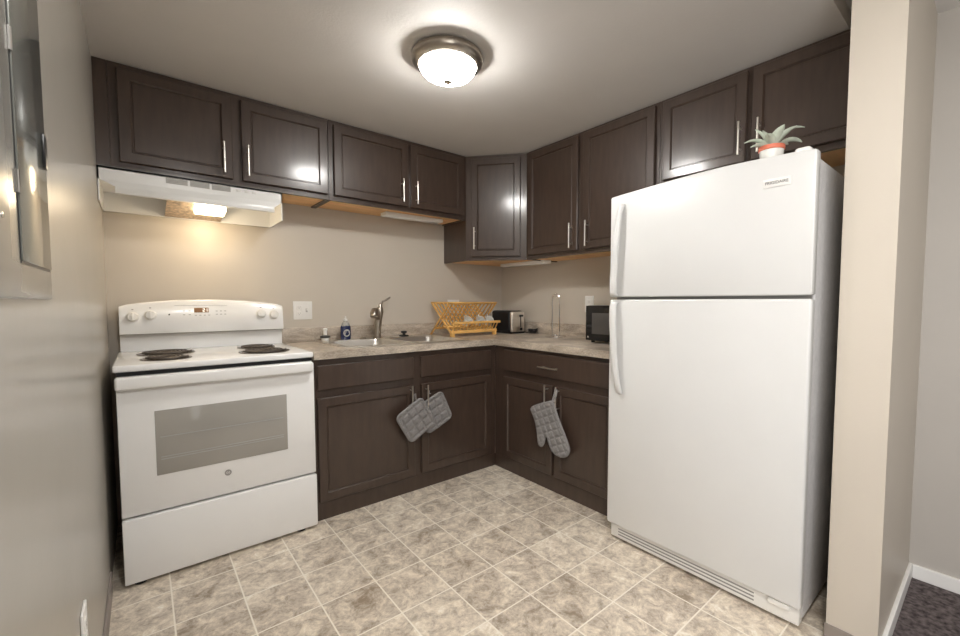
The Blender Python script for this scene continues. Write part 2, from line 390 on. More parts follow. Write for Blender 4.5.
d = cabinet_door(c, (1.430, YF, .104), XB, NB, .548, .556); bar_handle(d, (1.456, YF-.02, .578), Z, NB, .16)
c = thing('base_cabinet', 'dark base cabinet with one drawer over two doors, beside the fridge', 'cabinet', (XF, -1.2, 0), 'dark base cabinets under the worktop')
B().box(XF, W-.002, -1.655, YF-.002, .085, CB).build('carcass', 'wood', c)
B().box(XF-.001, XF+.03, -1.655, YF-.002, 0, .085).build('toe_board', 'wood', c)
d = cabinet_door(c, (XF, -.735, .703), UR, NR, .865, .138, 'drawer', flat=True); bar_handle(d, (XF-.02, -1.175, .768), (0,1,0), NR, .16)
d = cabinet_door(c, (XF, -.735, .104), UR, NR, .452, .552); bar_handle(d, (XF-.02, -1.155, .585), Z, NR, .16)
d = cabinet_door(c, (XF, -1.211, .104), UR, NR, .420, .552); bar_handle(d, (XF-.02, -1.246, .585), Z, NR, .16)

# ------------------------------------------------------------------ worktop
ct = thing('countertop', 'L-shaped beige stone-look laminate worktop over the dark base cabinets', 'worktop', (1.4, -.3, CB))
HX0, HX1, HY0, HY1 = 1.0, 1.81, -.585, -.15
b = B()
for x0, x1, y0, y1 in ((.796,HX0,-.655,-.002),(HX0,HX1,-.655,HY0),(HX0,HX1,HY1,-.002),(HX1,W-.002,-.655,-.002),(2.0,W-.002,-1.66,-.655)):
    b.box(x0, x1, y0, y1, CB, CT)
b.build('slab', 'laminate', ct, 0)
tag(B().box(.796, W-.0235, -.022, -.002, CT+.0003, 1.002, .003).build('backsplash', 'laminate'), 'long beige laminate backsplash strip behind the sink and dish rack', 'backsplash', 'laminate backsplash strips')
tag(B().box(W-.022, W-.002, -1.66, -.002, CT+.0003, 1.002, .003).build('backsplash', 'laminate'), 'beige laminate backsplash strip behind the paper towel holder and microwave', 'backsplash', 'laminate backsplash strips')

# ------------------------------------------------------------------ sink
sk = thing('kitchen_sink', 'stainless steel double-bowl sink set into the worktop', 'sink', (1.4, -.35, CT))
RZ = CT+.001
b = B()
X0, X1, Y0, Y1 = .985, 1.825, -.603, -.045
BX = ((1.018, 1.388), (1.424, 1.792)); BY = (-.575, -.165)
for x0, x1, y0, y1 in ((X0,BX[0][0],Y0,Y1),(BX[0][1],BX[1][0],Y0,Y1),(BX[1][1],X1,Y0,Y1)): b.box(x0, x1, y0, y1, RZ, RZ+.005)
for q in BX: b.box(q[0], q[1], Y0, BY[0], RZ, RZ+.005); b.box(q[0], q[1], BY[1], Y1, RZ, RZ+.005)
b.build('rim', 'steel', sk, 0)
def rrect(x0, x1, y0, y1, r, z, n=7):
    P = []
    for cx, cy, a0 in ((x1-r,y1-r,0),(x0+r,y1-r,PI/2),(x0+r,y0+r,PI),(x1-r,y0+r,1.5*PI)):
        for k in range(n+1): a = a0+k*PI/2/n; P.append((cx+r*math.cos(a), cy+r*math.sin(a), z))
    return P
for q in BX:
    b = B(); x0, x1 = q; y0, y1 = BY
    rg = [rrect(x0-.014, x1+.014, y0-.014, y1+.014, .06, RZ+.0055), rrect(x0+.002, x1-.002, y0+.002, y1-.002, .055, RZ+.006), rrect(x0+.008, x1-.008, y0+.008, y1-.008, .055, RZ-.004),
          rrect(x0+.012, x1-.012, y0+.012, y1-.012, .055, .77), rrect(x0+.02, x1-.02, y0+.02, y1-.02, .06, .745), rrect(x0+.045, x1-.045, y0+.045, y1-.045, .06, .733), rrect(x0+.14, x1-.14, y0+.15, y1-.15, .04, .731)]
    b.loft(rg, False, True); bo = b.build('bowl', 'steel', sk)
    B().lathe([(.042,0),(.042,.003),(.03,.003),(.026,-.001)], ((x0+x1)/2, (y0+y1)/2, .7325), 24).build('drain', 'chrome', bo)
fa = thing('kitchen_faucet', 'brushed nickel single-lever faucet standing behind the sink', 'faucet', (1.392, -.10, RZ+.005))
fx, fy, fz = 1.392, -.10, RZ+.005
B().lathe([(.034,0),(.034,.006),(.028,.014),(.024,.02)], (fx,fy,fz), 28).build('base', 'nickel_dark', fa)
B().tube([(fx,fy,fz+.015),(fx+.002,fy-.002,fz+.07),(fx+.008,fy-.006,fz+.14),(fx+.016,fy-.01,fz+.19),(fx+.018,fy-.01,fz+.215)], [.024,.024,.026,.027,.018], 20).build('body', 'nickel_dark', fa)
B().tube([(fx+.004,fy-.01,fz+.135),(fx-.018,fy-.045,fz+.172),(fx-.048,fy-.085,fz+.190),(fx-.066,fy-.110,fz+.188),(fx-.078,fy-.126,fz+.172),(fx-.083,fy-.134,fz+.152)], [.02,.022,.024,.027,.028,.024], 18).build('spout', 'nickel_dark', fa)
B().tube([(fx+.016,fy-.01,fz+.2),(fx+.022,fy-.005,fz+.232),(fx+.042,fy+.0,fz+.256),(fx+.075,fy+.0,fz+.27),(fx+.10,fy+.0,fz+.285)], [.014,.010,.008,.0075,.007], 12).build('lever', 'nickel_dark', fa)

# ------------------------------------------------------------------ stove
RX0, RX1 = .034, .791
rg = thing('electric_range', 'white freestanding electric coil stove between the left wall and the sink cabinet', 'stove', (.41, -.35, 0))
B().box(RX0+.003, RX1-.003, -.645, -.03, .045, .885, .003).build('body', 'white', rg)
b = B(); b.box(RX0-.007, RX1, -.672, -.03, .884, .912, .008, 3); b.box(RX0+.003, RX1-.003, -.055, -.03, .905, 1.004, .002)
b.build('cooktop', 'white', rg)
B().box(RX0+.004, RX1-.004, -.652, -.60, .866, .886).build('gap_shade', 'black', rg, 0)  # black strip put in for the shade between cooktop and oven door
B().box(RX0+.006, RX1-.006, -.092, -.035, .9985, 1.0035).build('shade_strip', 'mid_grey', rg, 0)  # grey strip laid in as the shadow under the backguard
# backguard with an arched top and a face tilted back
def guard():
    b = B(); n = 24; rings = []
    for i in range(n+1):
        t = i/n; x = RX0+.004+(RX1-RX0-.008)*t; e = 2*t-1
        zt = 1.150 + .030*(1-abs(e)**2.2); zb = 1.003
        if abs(e) > .985: zt -= .006
        rings.append([(x,-.03,zb),(x,-.098,zb),(x,-.104,zb+.010),(x,-.088,zt-.012),(x,-.080,zt-.002),(x,-.07,zt),(x,-.03,zt)])
    b.loft(rings); return b
gd = guard().build('backguard', 'white', rg, 40)
NG = Vector((0,-1,.11)).normalized(); UG = Vector((1,0,0)); VG = UG.cross(-NG)*-1
VG = Vector((0, .11, 1)).normalized()
def gpt(x, z, out=0.0):
    e = 2*(x-RX0-.004)/(RX1-RX0-.008)-1; zt = 1.150 + .030*(1-abs(e)**2.2)
    y = -.104 + .016*(z-1.013)/(zt-.012-1.013)
    return Vector((x, y, z)) + NG*out
for x, z in ((.090,1.090),(.160,1.098),(.668,1.097),(.736,1.090)):
    b = B(); b.lathe([(.027,0),(.027,.004),(.023,.006),(.021,.02),(.019,.023)], gpt(x,z), 28, NG)
    b.obox(gpt(x,z,.02), UG, VG, NG, (-.005,.005), (-.02,.02), (0,.008), .002)
    k = b.build('knob', 'white_plastic', rg)
    B().obox(gpt(x,z+.038,.0006), UG, VG, NG, (-.004,.004), (-.0025,.0025), (0,.0006)).build('mark', 'grey_print', rg, 0)
dp = B().obox(gpt(.377,1.122), UG, VG, NG, (-.032,.034), (-.013,.013), (-.002,.0012)).build('display', 'amber', rg, 0)
def digit(segs, x, z, s=.0075):
    b = B(); h = s
    S = {'a':((0,h),(s,h)),'b':((s,0),(s,h)),'c':((s,-h),(s,0)),'d':((0,-h),(s,-h)),'e':((0,-h),(0,0)),'f':((0,0),(0,h)),'g':((0,0),(s,0))}
    for k in segs:
        (a0,b0),(a1,b1) = S[k]
        b.obox(gpt(x,z,.0014), UG, VG, NG, (min(a0,a1)-.001,max(a0,a1)+.001), (min(b0,b1)-.001,max(b0,b1)+.001), (0,.0005))
    return b
digit('abged', .385, 1.122).build('digit', 'digit', dp, 0); digit('bc', .396, 1.122).build('digit', 'digit', dp, 0)
b = B()
for x, z in ((.30,1.118),(.325,1.118),(.30,1.098),(.325,1.098),(.352,1.094),(.372,1.094),(.392,1.094),(.412,1.094),(.448,1.116),(.468,1.116),(.488,1.116),(.448,1.098),(.468,1.098),(.488,1.098)):
    b.obox(gpt(x,z,.0003), UG, VG, NG, (-.005,.005), (-.002,.002), (0,.0006))
b.obox(gpt(.38,1.148,.0003), UG, VG, NG, (-.12,.12), (-.0008,.0008), (0,.0006))
b.build('button_print', 'grey_print', rg, 0)
B().lathe([(.004,0),(.004,.002)], gpt(.237,1.10), 12, NG).build('indicator_light', 'black', rg)
# burners
def burner(x, y, r, turns):
    root = B().lathe([(r+.016,.0),(r+.016,.003),(r+.006,.004),(r-.01,-.003),(.02,-.012)], (x,y,.9125), 40, cap0=False).build('drip_pan', 'pan', rg)
    pts = []; n = turns*28
    for i in range(n+1):
        a = i*2*PI/28; rad = .022 + (r-.022)*i/n; pts.append((x+rad*math.cos(a), y+rad*math.sin(a), .9195))
    b = B(); b.tube(pts, .0045, 8)
    for k in range(3):
        a = k*2*PI/3+.5; b.obox((x,y,.914), (math.cos(a),math.sin(a),0), (-math.sin(a),math.cos(a),0), Z, (.01,r), (-.002,.002), (0,.004))
    b.build('coil', 'iron', rg)
for a in ((.215,-.255,.100,5),(.205,-.505,.078,4),(.615,-.225,.078,4),(.605,-.485,.100,5)): burner(*a)
# oven door with a full-width bar handle, window and a round emblem
od = B().box(RX0+.002, RX1-.002, -.676, -.648, .290, .858, .004).build('oven_door', 'white', rg)
B().box(RX0-.001, RX1-.012, -.706, -.672, .815, .868, .010, 4).build('handle', 'white', od)
B().box(.152, .658, -.6785, -.660, .440, .714, .002).build('oven_window', 'oven_glass', od)
b = B()
for z in (.505, .515, .60): b.box(.168, .64, -.6792, -.6784, z, z+.003)
b.build('oven_rack', 'grey_print', od, 0)
em = B().lathe([(.0135,0),(.0135,.0015),(.0105,.0015)], (.404,-.676,.388), 28, (0,-1,0)).build('emblem', 'mid_grey', od)
def text_obj(s, size, X, Y, O, m, parent, name, align='CENTER'):
    cu = bpy.data.curves.new('t', 'FONT'); cu.body = s; cu.size = size; cu.align_x = align; cu.align_y = 'CENTER'; cu.extrude = .0004
    to = bpy.data.objects.new('t', cu); COL.objects.link(to); bpy.context.view_layer.update()
    me = bpy.data.meshes.new_from_object(to.evaluated_get(bpy.context.evaluated_depsgraph_get()))
    bpy.data.objects.remove(to); X, Y, O = Vector(X), Vector(Y), Vector(O); Zz = X.cross(Y)
    me.transform(Matrix(((X.x,Y.x,Zz.x,O.x),(X.y,Y.y,Zz.y,O.y),(X.z,Y.z,Zz.z,O.z),(0,0,0,1))))
    me.materials.clear(); me.materials.append(M[m]); me.name = name
    return link(name, me, parent)
text_obj('GE', .013, (1,0,0), (0,0,1), (.404,-.6778,.388), 'white_plastic', em, 'lettering')
dr = B().box(RX0+.002, RX1-.001, -.686, -.650, .014, .281, .005).build('drawer', 'white', rg)
for x, y in ((.085,-.655),(.715,-.655),(.078,-.08),(.75,-.08)):
    B().lathe([(.02,0),(.02,.011),(.009,.0125),(.009,.05)], (x,y,0), 16).build('foot', 'rubber', rg)

# ------------------------------------------------------------------ range hood
hd = thing('range_hood', 'white under-cabinet range hood glowing above the stove', 'range hood', (.37, -.15, 1.62))
HX, HY = (-.005, .748), -.312
b = B()
b.box(HX[0], HX[1], HY, -.002, 1.766, 1.7765)                                 # top
b.box(HX[0], HX[1], HY, HY+.006, 1.716, 1.776)                                # front band
b.box(HX[0], HX[0]+.005, HY, -.002, 1.622, 1.776); b.box(HX[1]-.005, HX[1], HY, -.002, 1.622, 1.776)   # ends
b.box(HX[0], HX[1], -.02, -.002, 1.622, 1.776)                                # back
b.box(HX[0]+.005, HX[1]-.005, HY+.006, -.02, 1.7165, 1.7205)                    # inner deck
b.build('shell', 'hood_white', hd, 0)
b = B(); lx0, lx1 = .052, .707
b.hexa([(HX[0]+.006,HY+.012,1.716),(HX[1]-.006,HY+.012,1.716),(HX[1]-.006,HY,1.716),(HX[0]+.006,HY,1.716),(lx0,HY+.012,1.690),(lx1,HY+.012,1.690),(lx1,HY-.004,1.690),(lx0,HY-.004,1.690)])
b.box(lx0, lx1, HY-.006, HY+.014, 1.660, 1.690, .002)
b.build('lip', 'hood_white', hd, 30)
for x0, x1 in ((.236,.321),(.331,.411),(.421,.502)):
    v = B().box(x0, x1, HY-.001, HY+.002, 1.738, 1.768).build('vent', 'vent', hd, 0)
    b = B()
    for k in range(5): b.box(x0, x1, HY-.0018, HY, 1.741+k*.006, 1.7425+k*.006)
    b.build('louvre', 'mid_grey', v, 0)
for x in (.54, .578, .612): B().box(x-.011, x+.011, HY-.004, HY+.001, 1.746, 1.760, .0015).build('switch', 'white_plastic', hd)
b = B(); b.hexa([(.238,-.300,1.664),(.488,-.300,1.664),(.488,-.022,1.624),(.238,-.022,1.624),(.238,-.300,1.672),(.488,-.300,1.672),(.488,-.022,1.632),(.238,-.022,1.632)])
b.build('filter', mat('mesh_filter', (.50,.40,.30), .45, .5, var=.5, vscale=60, bump=.6, bscale=160), hd)
B().hexa([(.355,-.270,1.640),(.485,-.270,1.640),(.485,-.175,1.628),(.355,-.175,1.628),(.355,-.280,1.664),(.485,-.280,1.664),(.485,-.165,1.648),(.355,-.165,1.648)], .003).build('lamp_lens', 'hood_lens', hd)
for x in (.035, .66):
    B().lathe([(.005,0),(.005,.003)], (x+.03,-.10,1.716), 10, (0,0,-1)).build('screw', 'mid_grey', hd)

hb = bpy.data.lights.new('hood_bulb', 'POINT'); hb.energy = 0.55; hb.color = (1.0, .80, .54); hb.shadow_soft_size = .025
hbo = bpy.data.objects.new('hood_bulb', hb); COL.objects.link(hbo); hbo.location = (.42, -.215, 1.60)
# ------------------------------------------------------------------ fridge
FX, FY0, FY1 = 1.85, -2.512, -1.706
fr = thing('refrigerator', 'white top-freezer refrigerator standing against the right-hand partition', 'refrigerator', (2.2, -2.1, 0))
B().box(FX+.055, 2.58, FY0+.004, FY1-.004, .03, 1.655, .006).build('cabinet', 'white_side', fr)
B().box(FX+.045, FX+.056, FY0+.012, FY1-.012, .10, 1.65).build('gasket', 'mid_grey', fr)
top = [(FY1+(FY0-FY1)*k/16, 1.663+.016*k/16+.014*math.sin(PI*(k/16)**1.15)**1.3 if 0 < k < 16 else 1.661+.014*k/16) for k in range(17)]
fz_ = B().prism([(FY0,1.190),(FY1,1.190)]+top, FX, FX+.046, (0,0,0), (0,1,0), (0,0,1), (1,0,0), .008).build('freezer_door', 'white_door', fr)
fd = B().box(FX, FX+.046, FY0, FY1, .086, 1.178, .010, 4).build('fridge_door', 'white_door', fr)
def strap(path, name, parent):                     # moulded handle: flat blade swept along a curve
    rings = []
    for x, y, z, hw, th in path:
        x = FX + (x-FX)*.62; y -= .006
        rings.append([(x+th*math.cos(a)*(1 if math.cos(a) > 0 else 1), y+hw*math.sin(a), z) for a in [k*2*PI/14 for k in range(14)]])
    return B().loft(rings).build(name, 'white_door', parent, 60)
strap([(FX-.001,-1.768,1.618,.010,.010),(FX-.014,-1.765,1.606,.014,.012),(FX-.030,-1.760,1.57,.015,.010),(FX-.040,-1.752,1.48,.016,.009),(FX-.043,-1.745,1.38,.017,.009),(FX-.042,-1.739,1.27,.018,.010),(FX-.038,-1.737,1.21,.018,.012),(FX-.02,-1.737,1.196,.018,.014),(FX-.001,-1.737,1.194,.017,.014)], 'handle', fz_)
strap([(FX-.001,-1.737,1.166,.017,.014),(FX-.02,-1.737,1.164,.018,.014),(FX-.038,-1.737,1.15,.018,.012),(FX-.043,-1.739,1.08,.018,.010),(FX-.044,-1.745,.96,.017,.009),(FX-.040,-1.752,.86,.017,.009),(FX-.030,-1.762,.785,.016,.010),(FX-.014,-1.767,.745,.014,.012),(FX-.001,-1.768,.733,.010,.010)], 'handle', fd)
bd = B().box(FX-.003, FX+.001, -2.440, -2.354, 1.572, 1.602, .001).build('badge', 'white_plastic', fz_)
text_obj('FRIGIDAIRE', .0142, (0,-1,0), (0,0,1), (FX-.0034,-2.397,1.587), 'black', bd, 'lettering')
kg = B().box(FX+.022, FX+.06, -2.505, FY1-.012, .016, .078, .004).build('kick_grille', 'white_plastic', fr)
b = B()
for z in (.032, .046, .060): b.box(FX+.0205, FX+.024, -2.36, FY1-.055, z, z+.005)
b.build('slot', 'mid_grey', kg, 0)
B().box(FX+.006, FX+.05, -2.48, -2.41, .062, .083, .006).build('hinge_bracket', 'white_plastic', fr)
B().box(FX+.012, FX+.085, FY0+.022, FY0+.070, 1.655, 1.694, .010, 3).build('hinge_cover', 'white_plastic', fr)
for y in (-2.46, -1.76):
    B().lathe([(.018,0),(.018,.02),(.012,.022),(.012,.04)], (FX+.09,y,0), 14).build('foot', 'rubber', fr)
    B().lathe([(.018,0),(.018,.02),(.012,.022),(.012,.04)], (2.50,y,0), 14).build('foot', 'rubber', fr)

# ------------------------------------------------------------------ ceiling light
LXY = (1.189, -1.318)
cl = thing('ceiling_light', 'round flush ceiling light with nickel rim and glowing glass bowl', 'ceiling light', (LXY[0], LXY[1], CZ))
b = B(); b.lathe([(.125,0),(.142,-.003),(.152,-.009),(.156,-.020),(.155,-.032),(.147,-.043),(.136,-.050),(.127,-.053),(.121,-.050)], (LXY[0],LXY[1],CZ), 56, cap1=False)
b.build('rim', 'nickel_dark', cl)
b = B(); b.lathe([(.122,-.046),(.123,-.054),(.117,-.070),(.101,-.086),(.076,-.099),(.045,-.108),(.014,-.111),(0,-.1112)], (LXY[0],LXY[1],CZ), 56, cap0=False)
b.build('glass_bowl', 'dome', cl)
B().lathe([(.010,-.108),(.017,-.112),(.018,-.117),(.009,-.123),(0,-.124)], (LXY[0],LXY[1],CZ), 20).build('finial', 'nickel_dark', cl)

# ------------------------------------------------------------------ breaker panel
ep = thing('electrical_panel', 'grey painted breaker panel cover on the left wall', 'electrical panel', (0, -2.0, 1.5))
PA, PB, PZ0, PZ1 = -2.19, -1.803, 1.172, 1.93
def pr(i, x): return [(x,PA+i,PZ0+i),(x,PB-i,PZ0+i),(x,PB-i,PZ1-i),(x,PA+i,PZ1-i)]
B().loft([pr(0,LWX+.0005), pr(0,-.001), pr(.003,.0), pr(.010,.001), pr(.040,.0045), pr(.05,.005)]).build('cover', 'panel_paint', ep, 20)
dA, dB, dz0, dz1 = -2.093, -1.860, 1.222, 1.885
pdoor = B().box(.0045, .0075, dA, dB, dz0, dz1, .0012).build('door', 'panel_door', ep)
b = B()
for k in ((dA-.003,dA,dz0,dz1),(dA,dB,dz0-.003,dz0),(dB,dB+.002,dz0,dz1)): b.box(.0047, .0056, k[0], k[1], k[2], k[3])
b.build('door_gap', 'black', ep, 0)
B().box(.007, .011, -1.897, -1.872, 1.39, 1.445, .0015).build('latch', 'black', pdoor)
for z in (1.31, 1.49, 1.70): B().tube([(.0065,dA-.003,z),(.0065,dA-.003,z+.03)], .0025, 10).build('hinge', 'chrome', ep)
for y, z in ((-2.165,1.27),(-2.165,1.78),(-1.828,1.30),(-1.828,1.33),(-1.828,1.80)):
    B().lathe([(.004,0),(.004,.0015),(.001,.002)], (.0015,y,z), 12, (1,0,0)).build('screw', 'chrome', ep)

# ------------------------------------------------------------------ outlets and switches
def plate(name, label, cat, O, U, N, w, h, gangs):
    O, U, N = Vector(O), Vector(U), Vector(N)
    t = thing(name, label, cat, O)
    B().obox(O, U, Z, N, (-w/2,w/2), (-h/2,h/2), (.0005,.006), .002).build('cover_plate', 'white_plastic', t)
    for x, kind in gangs:
        if kind == 'outlet':
            for s in (-1, 1):
                r = B().obox(O+Z*s*.020, U, Z, N, (x-.016,x+.016), (-.014,.014), (.005,.0075), .001).build('receptacle', 'white_plastic', t)
                b = B()
                for q in (-.006, .006): b.obox(O+Z*s*.020, U, Z, N, (x+q-.001,x+q+.001), (-.002,.006), (.0073,.0078))
                b.obox(O+Z*s*.020, U, Z, N, (x-.002,x+.002), (-.009,-.005), (.0073,.0078)); b.build('slot', 'mid_grey', r, 0)
        else:
            B().obox(O, U, Z, N, (x-.006,x+.006), (-.012,.012), (.005,.007), .001).build('switch_frame', 'vent', t)
            B().obox(O, U, Z, N, (x-.004,x+.004), (-.002,.010), (.006,.016), .001).build('toggle', 'white_plastic', t)
    return t
plate('switch_plate', 'white double wall plate just right of the stove, above the backsplash', 'outlet', (.927,0,1.112), XB, NB, .116, .118, ((-.023,'outlet'),(.023,'switch')))
plate('wall_outlet', 'white wall outlet behind the bamboo dish rack', 'outlet', (2.10,0,1.125), XB, NB, .116, .118, ((-.023,'outlet'),(.023,'outlet')))
plate('wall_outlet', 'white wall outlet above the black microwave', 'outlet', (W,-.985,1.150), UR, NR, .076, .120, ((0,'outlet'),))
plate('wall_outlet', 'white wall outlet low on the left wall', 'outlet', (LWX,-1.565,.392), (0,1,0), (1,0,0), .074, .116, ((0,'outlet'),))

# ------------------------------------------------------------------ under-cabinet lights
def ucl(label, O, U, V, l, w):
    t = thing('under_cabinet_light', label, 'light', O, 'white under-cabinet light bars')
    O = Vector(O)
    B().obox(O, U, V, Z, (0,l), (0,w), (-.024,0), .005).build('housing', 'white_plastic', t)
    B().obox(O, U, V, Z, (.02,l-.02), (.012,w-.012), (-.028,-.022), .003).build('diffuser', 'white', t)
ucl('white light bar under the wall cabinet above the sink', (1.42,-.20,ZS+.007), (1,0,0), (0,1,0), .46, .085)
ucl('white light bar under the wall cabinets beside the corner', (2.44,-.20,ZT+.007), (0,-1,0), (1,0,0), .50, .085)

# ------------------------------------------------------------------ things on the worktop
# dish rack: two crossed slatted frames and a low front tray
dk = thing('dish_rack', 'folding bamboo dish rack on the worktop behind the sink', 'dish rack', (2.07, -.2, CT))
KX0, KX1 = 1.845, 2.30
def slat_frame(name, p0, p1, x0, x1, nsl, th=.011):
    # frame between the lower line p0=(y,z) and the upper line p1, slats running up the slope
    b = B(); (ya,za),(yb,zb) = p0, p1; d = Vector((0,yb-ya,zb-za)); l = d.length; V = d/l; Nn = Vector((1,0,0)).cross(V); O = Vector((x0,ya,za)); w = x1-x0
    for q in (0, w-.014): b.obox(O, (1,0,0), V, Nn, (q,q+.014), (0,l), (-th/2,th/2), .002)
    for s0 in (l*.18, l-.016): b.obox(O, (1,0,0), V, Nn, (0,w), (s0,s0+.016), (-th/2,th/2), .002)
    for k in range(1, nsl):
        x = w*k/nsl; b.obox(O, (1,0,0), V, Nn, (x-.0055,x+.0055), (l*.18,l), (-th/4,th/4))
    return b.build(name, 'bamboo', dk)
slat_frame('slatted_frame', (-.058,CT+.006), (-.325,1.163), KX0, KX1, 12)
slat_frame('slatted_frame', (-.320,CT+.022), (-.045,1.163), KX0+.016, KX1-.016, 12)
b = B()
b.obox((KX0+.016,-.36,1.012), (1,0,0), (0,1,0), Z, (0,.44), (-.008,.008), (-.009,.009), .003)
b.obox((KX0+.010,-.322,.943), (1,0,0), (0,1,0), Z, (0,.44), (-.009,.009), (-.012,.012), .003)
for k in range(14):
    x = KX0+.03+k*.031
    b.obox((x,-.322,.945), (1,0,0), Vector((0,-.038,.066)).normalized(), Vector((0,-.066,-.038)).normalized(), (-.004,.004), (0,.075), (-.003,.003))
    b.obox((x,-.20,.985), (1,0,0), Vector((0,-.122,-.04)).normalized(), Vector((0,.04,-.122)).normalized(), (-.004,.004), (0,.125), (-.003,.003))
b.build('lower_tray', 'bamboo', dk)
for x in (KX0+.026, KX1-.03): B().box(x-.010, x+.010, -.345, -.305, CT+.0005, CT+.032, .003).build('foot', 'bamboo', dk)
def mug(x, label, tilt):
    t = thing('mug', label, 'mug', (x, -.268, .990), 'white mugs in the dish rack')
    A = Vector((tilt, -.80, .55)).normalized(); C = Vector((x,-.245,.995))
    B().lathe([(.0,0),(.026,0),(.031,.004),(.034,.06),(.031,.06),(.028,.008),(0,.007)], C, 28, A, False, False).build('cup', 'ceramic', t)
    S = A.cross(Vector((1,0,0))).normalized(); Xs = Vector((1,0,0))
    B().tube([C+A*.05+S*.032, C+A*.05+S*.05, C+A*.03+S*.056, C+A*.015+S*.048, C+A*.012+S*.03], .0045, 8).build('handle', 'ceramic', t)
mug(2.052, 'white mug in the dish rack, leftmost of the three', -.15)
mug(2.172, 'white mug in the middle of the dish rack', -.15)
mug(2.262, 'white mug at the right end of the dish rack, next to the toaster', -.15)
# toaster
to = thing('toaster', 'black toaster with a steel end, in the worktop corner', 'toaster', (2.47, -.26, CT))
b = B(); b.box(2.398, 2.555, -.366, -.13, CT+.012, 1.096, .022, 4); b.build('body', 'black', to)
b = B(); b.box(2.405, 2.548, -.386, -.36, CT+.014, 1.088, .010, 3); b.build('end_panel', 'steel', to)
B().box(2.402, 2.551, -.384, -.132, CT+.001, CT+.016, .004).build('base', 'black', to)
b = B(); b.box(2.44, 2.458, -.355, -.16, 1.0955, 1.0975); b.box(2.495, 2.513, -.355, -.16, 1.0955, 1.0975); b.build('bread_slot', 'mid_grey', to, 0)
B().box(2.497, 2.507, -.388, -.385, .96, 1.06).build('lever_slot', 'black', to, 0)
B().box(2.485, 2.520, -.402, -.384, 1.046, 1.062, .004).build('lever', 'black', to)
B().lathe([(.012,0),(.012,.010),(.009,.012)], (2.502,-.386,.945), 20, (0,-1,0)).build('dial', 'black', to)
pts = []
for i in range(60):
    a = i*.42; r = .034 + .004*math.sin(i*.9); pts.append((2.552+r*1.1*math.cos(a), -.475+r*.9*math.sin(a), CT+.006+.0005*i+.006*abs(math.sin(i*.35))))
B().tube([(2.545,-.372,CT+.012),(2.552,-.40,CT+.008)]+pts, .0042, 8).build('cord', 'black', to)
# paper towel holder: upright wire loop on a round base
pt = thing('paper_towel_holder', 'empty chrome paper towel holder on the worktop', 'paper towel holder', (2.47, -.800, CT))
px, py = 2.47, -.800
B().lathe([(.078,0.0005),(.078,.006),(.072,.010),(.012,.012),(.012,.018)], (px,py,CT), 40).build('base', 'chrome', pt)
lp = []
for s in (-1, 1):
    seg = [(px+.006*s, py-s*.029, CT+.010+k*.03) for k in range(10)]
    lp.append(seg if s < 0 else seg[::-1])
arc = [(px-.006*math.cos(a), py+.029*math.cos(a), CT+.285+.024*math.sin(a)) for a in [k*PI/10 for k in range(1,10)]]
B().tube(lp[0]+arc+lp[1], .0052, 10).build('wire_loop', 'chrome', pt)
B().lathe([(.0,0),(.006,.001),(.009,.008),(.006,.016),(0,.018)], (px,py,CT+.306), 16).build('finial', 'chrome', pt)
# microwave
mw = thing('microwave', 'small black microwave on the worktop beside the fridge', 'microwave', (2.45, -1.42, CT))
MX, MY = 2.30, -1.209
B().box(MX+.018, W-.04, MY-.44, MY, CT+.012, 1.145, .006).build('case', 'black', mw)
mwd = B().box(MX, MX+.02, MY-.33, MY-.001, CT+.016, 1.143, .004).build('door', 'black_gloss', mw)
B().box(MX-.0015, MX+.002, MY-.29, MY-.05, .966, 1.098, .001).build('window', 'micro_glass', mwd)
B().box(MX+.001, MX+.02, MY-.44, MY-.335, CT+.016, 1.143, .003).build('control_panel', 'black_gloss', mw)
B().lathe([(.006,0),(.006,.002)], (MX,MY-.022,.945), 14, (-1,0,0)).build('door_mark', 'chrome', mwd)
for x, y in ((MX+.04,MY-.03),(MX+.04,MY-.41),(W-.08,MY-.03),(W-.08,MY-.41)):
    B().lathe([(.012,0.0005),(.012,.014)], (x,y,CT), 12).build('foot', 'rubber', mw)
B().tube([(W-.05,MY-.03,1.12),(2.50,MY+.035,1.125),(2.46,MY+.042,1.10),(2.46,MY+.034,1.07),(2.50,MY+.01,1.055),(W-.06,MY-.004,1.03)], .0045, 8).build('cord', 'black', mw)
# dish soap
ds = thing('soap_bottle', 'small blue dish soap bottle beside the sink', 'bottle', (1.170, -.095, RZ+.005))
sx, sy, sz = 1.170, -.095, RZ+.0055
def oval(rx, ry, z, n=24): return [(sx+rx*math.cos(k*2*PI/n), sy+ry*math.sin(k*2*PI/n), sz+z) for k in range(n)]
B().loft([oval(.030,.018,0), oval(.034,.021,.006), oval(.035,.022,.04), oval(.034,.021,.085), oval(.031,.019,.092)]).build('body', 'blue_soap', ds)
B().loft([oval(.031,.019,.0915), oval(.024,.016,.108), oval(.014,.012,.122), oval(.012,.011,.128)]).build('shoulder', 'clear', ds)
B().lathe([(.012,0),(.012,.012),(.006,.014),(.005,.026),(.003,.030)], (sx,sy,sz+.127), 18).build('cap', 'white_plastic', ds)
b = B(); rings = []
for rr_, oo in ((.0245,.0005),(.0235,.0012)):
    rings.append([(sx+rr_*.9*math.cos(a), sy-.022*math.sqrt(max(0,1-(rr_*.9*math.cos(a)/.035)**2))-oo, sz+.045+rr_*math.sin(a)) for a in [k*2*PI/24 for k in range(24)]])
b.loft(rings); lb = b.build('label_disc', 'vent', ds)
b = B()
for k, (a, ln) in enumerate(((.012,.030),(.003,.036),(-.006,.034),(-.014,.022))):
    b.box(sx-ln/2, sx+ln/2-.004*k, sy-.0245, sy-.0236, sz+.045+a-.002, sz+.045+a+.0015)
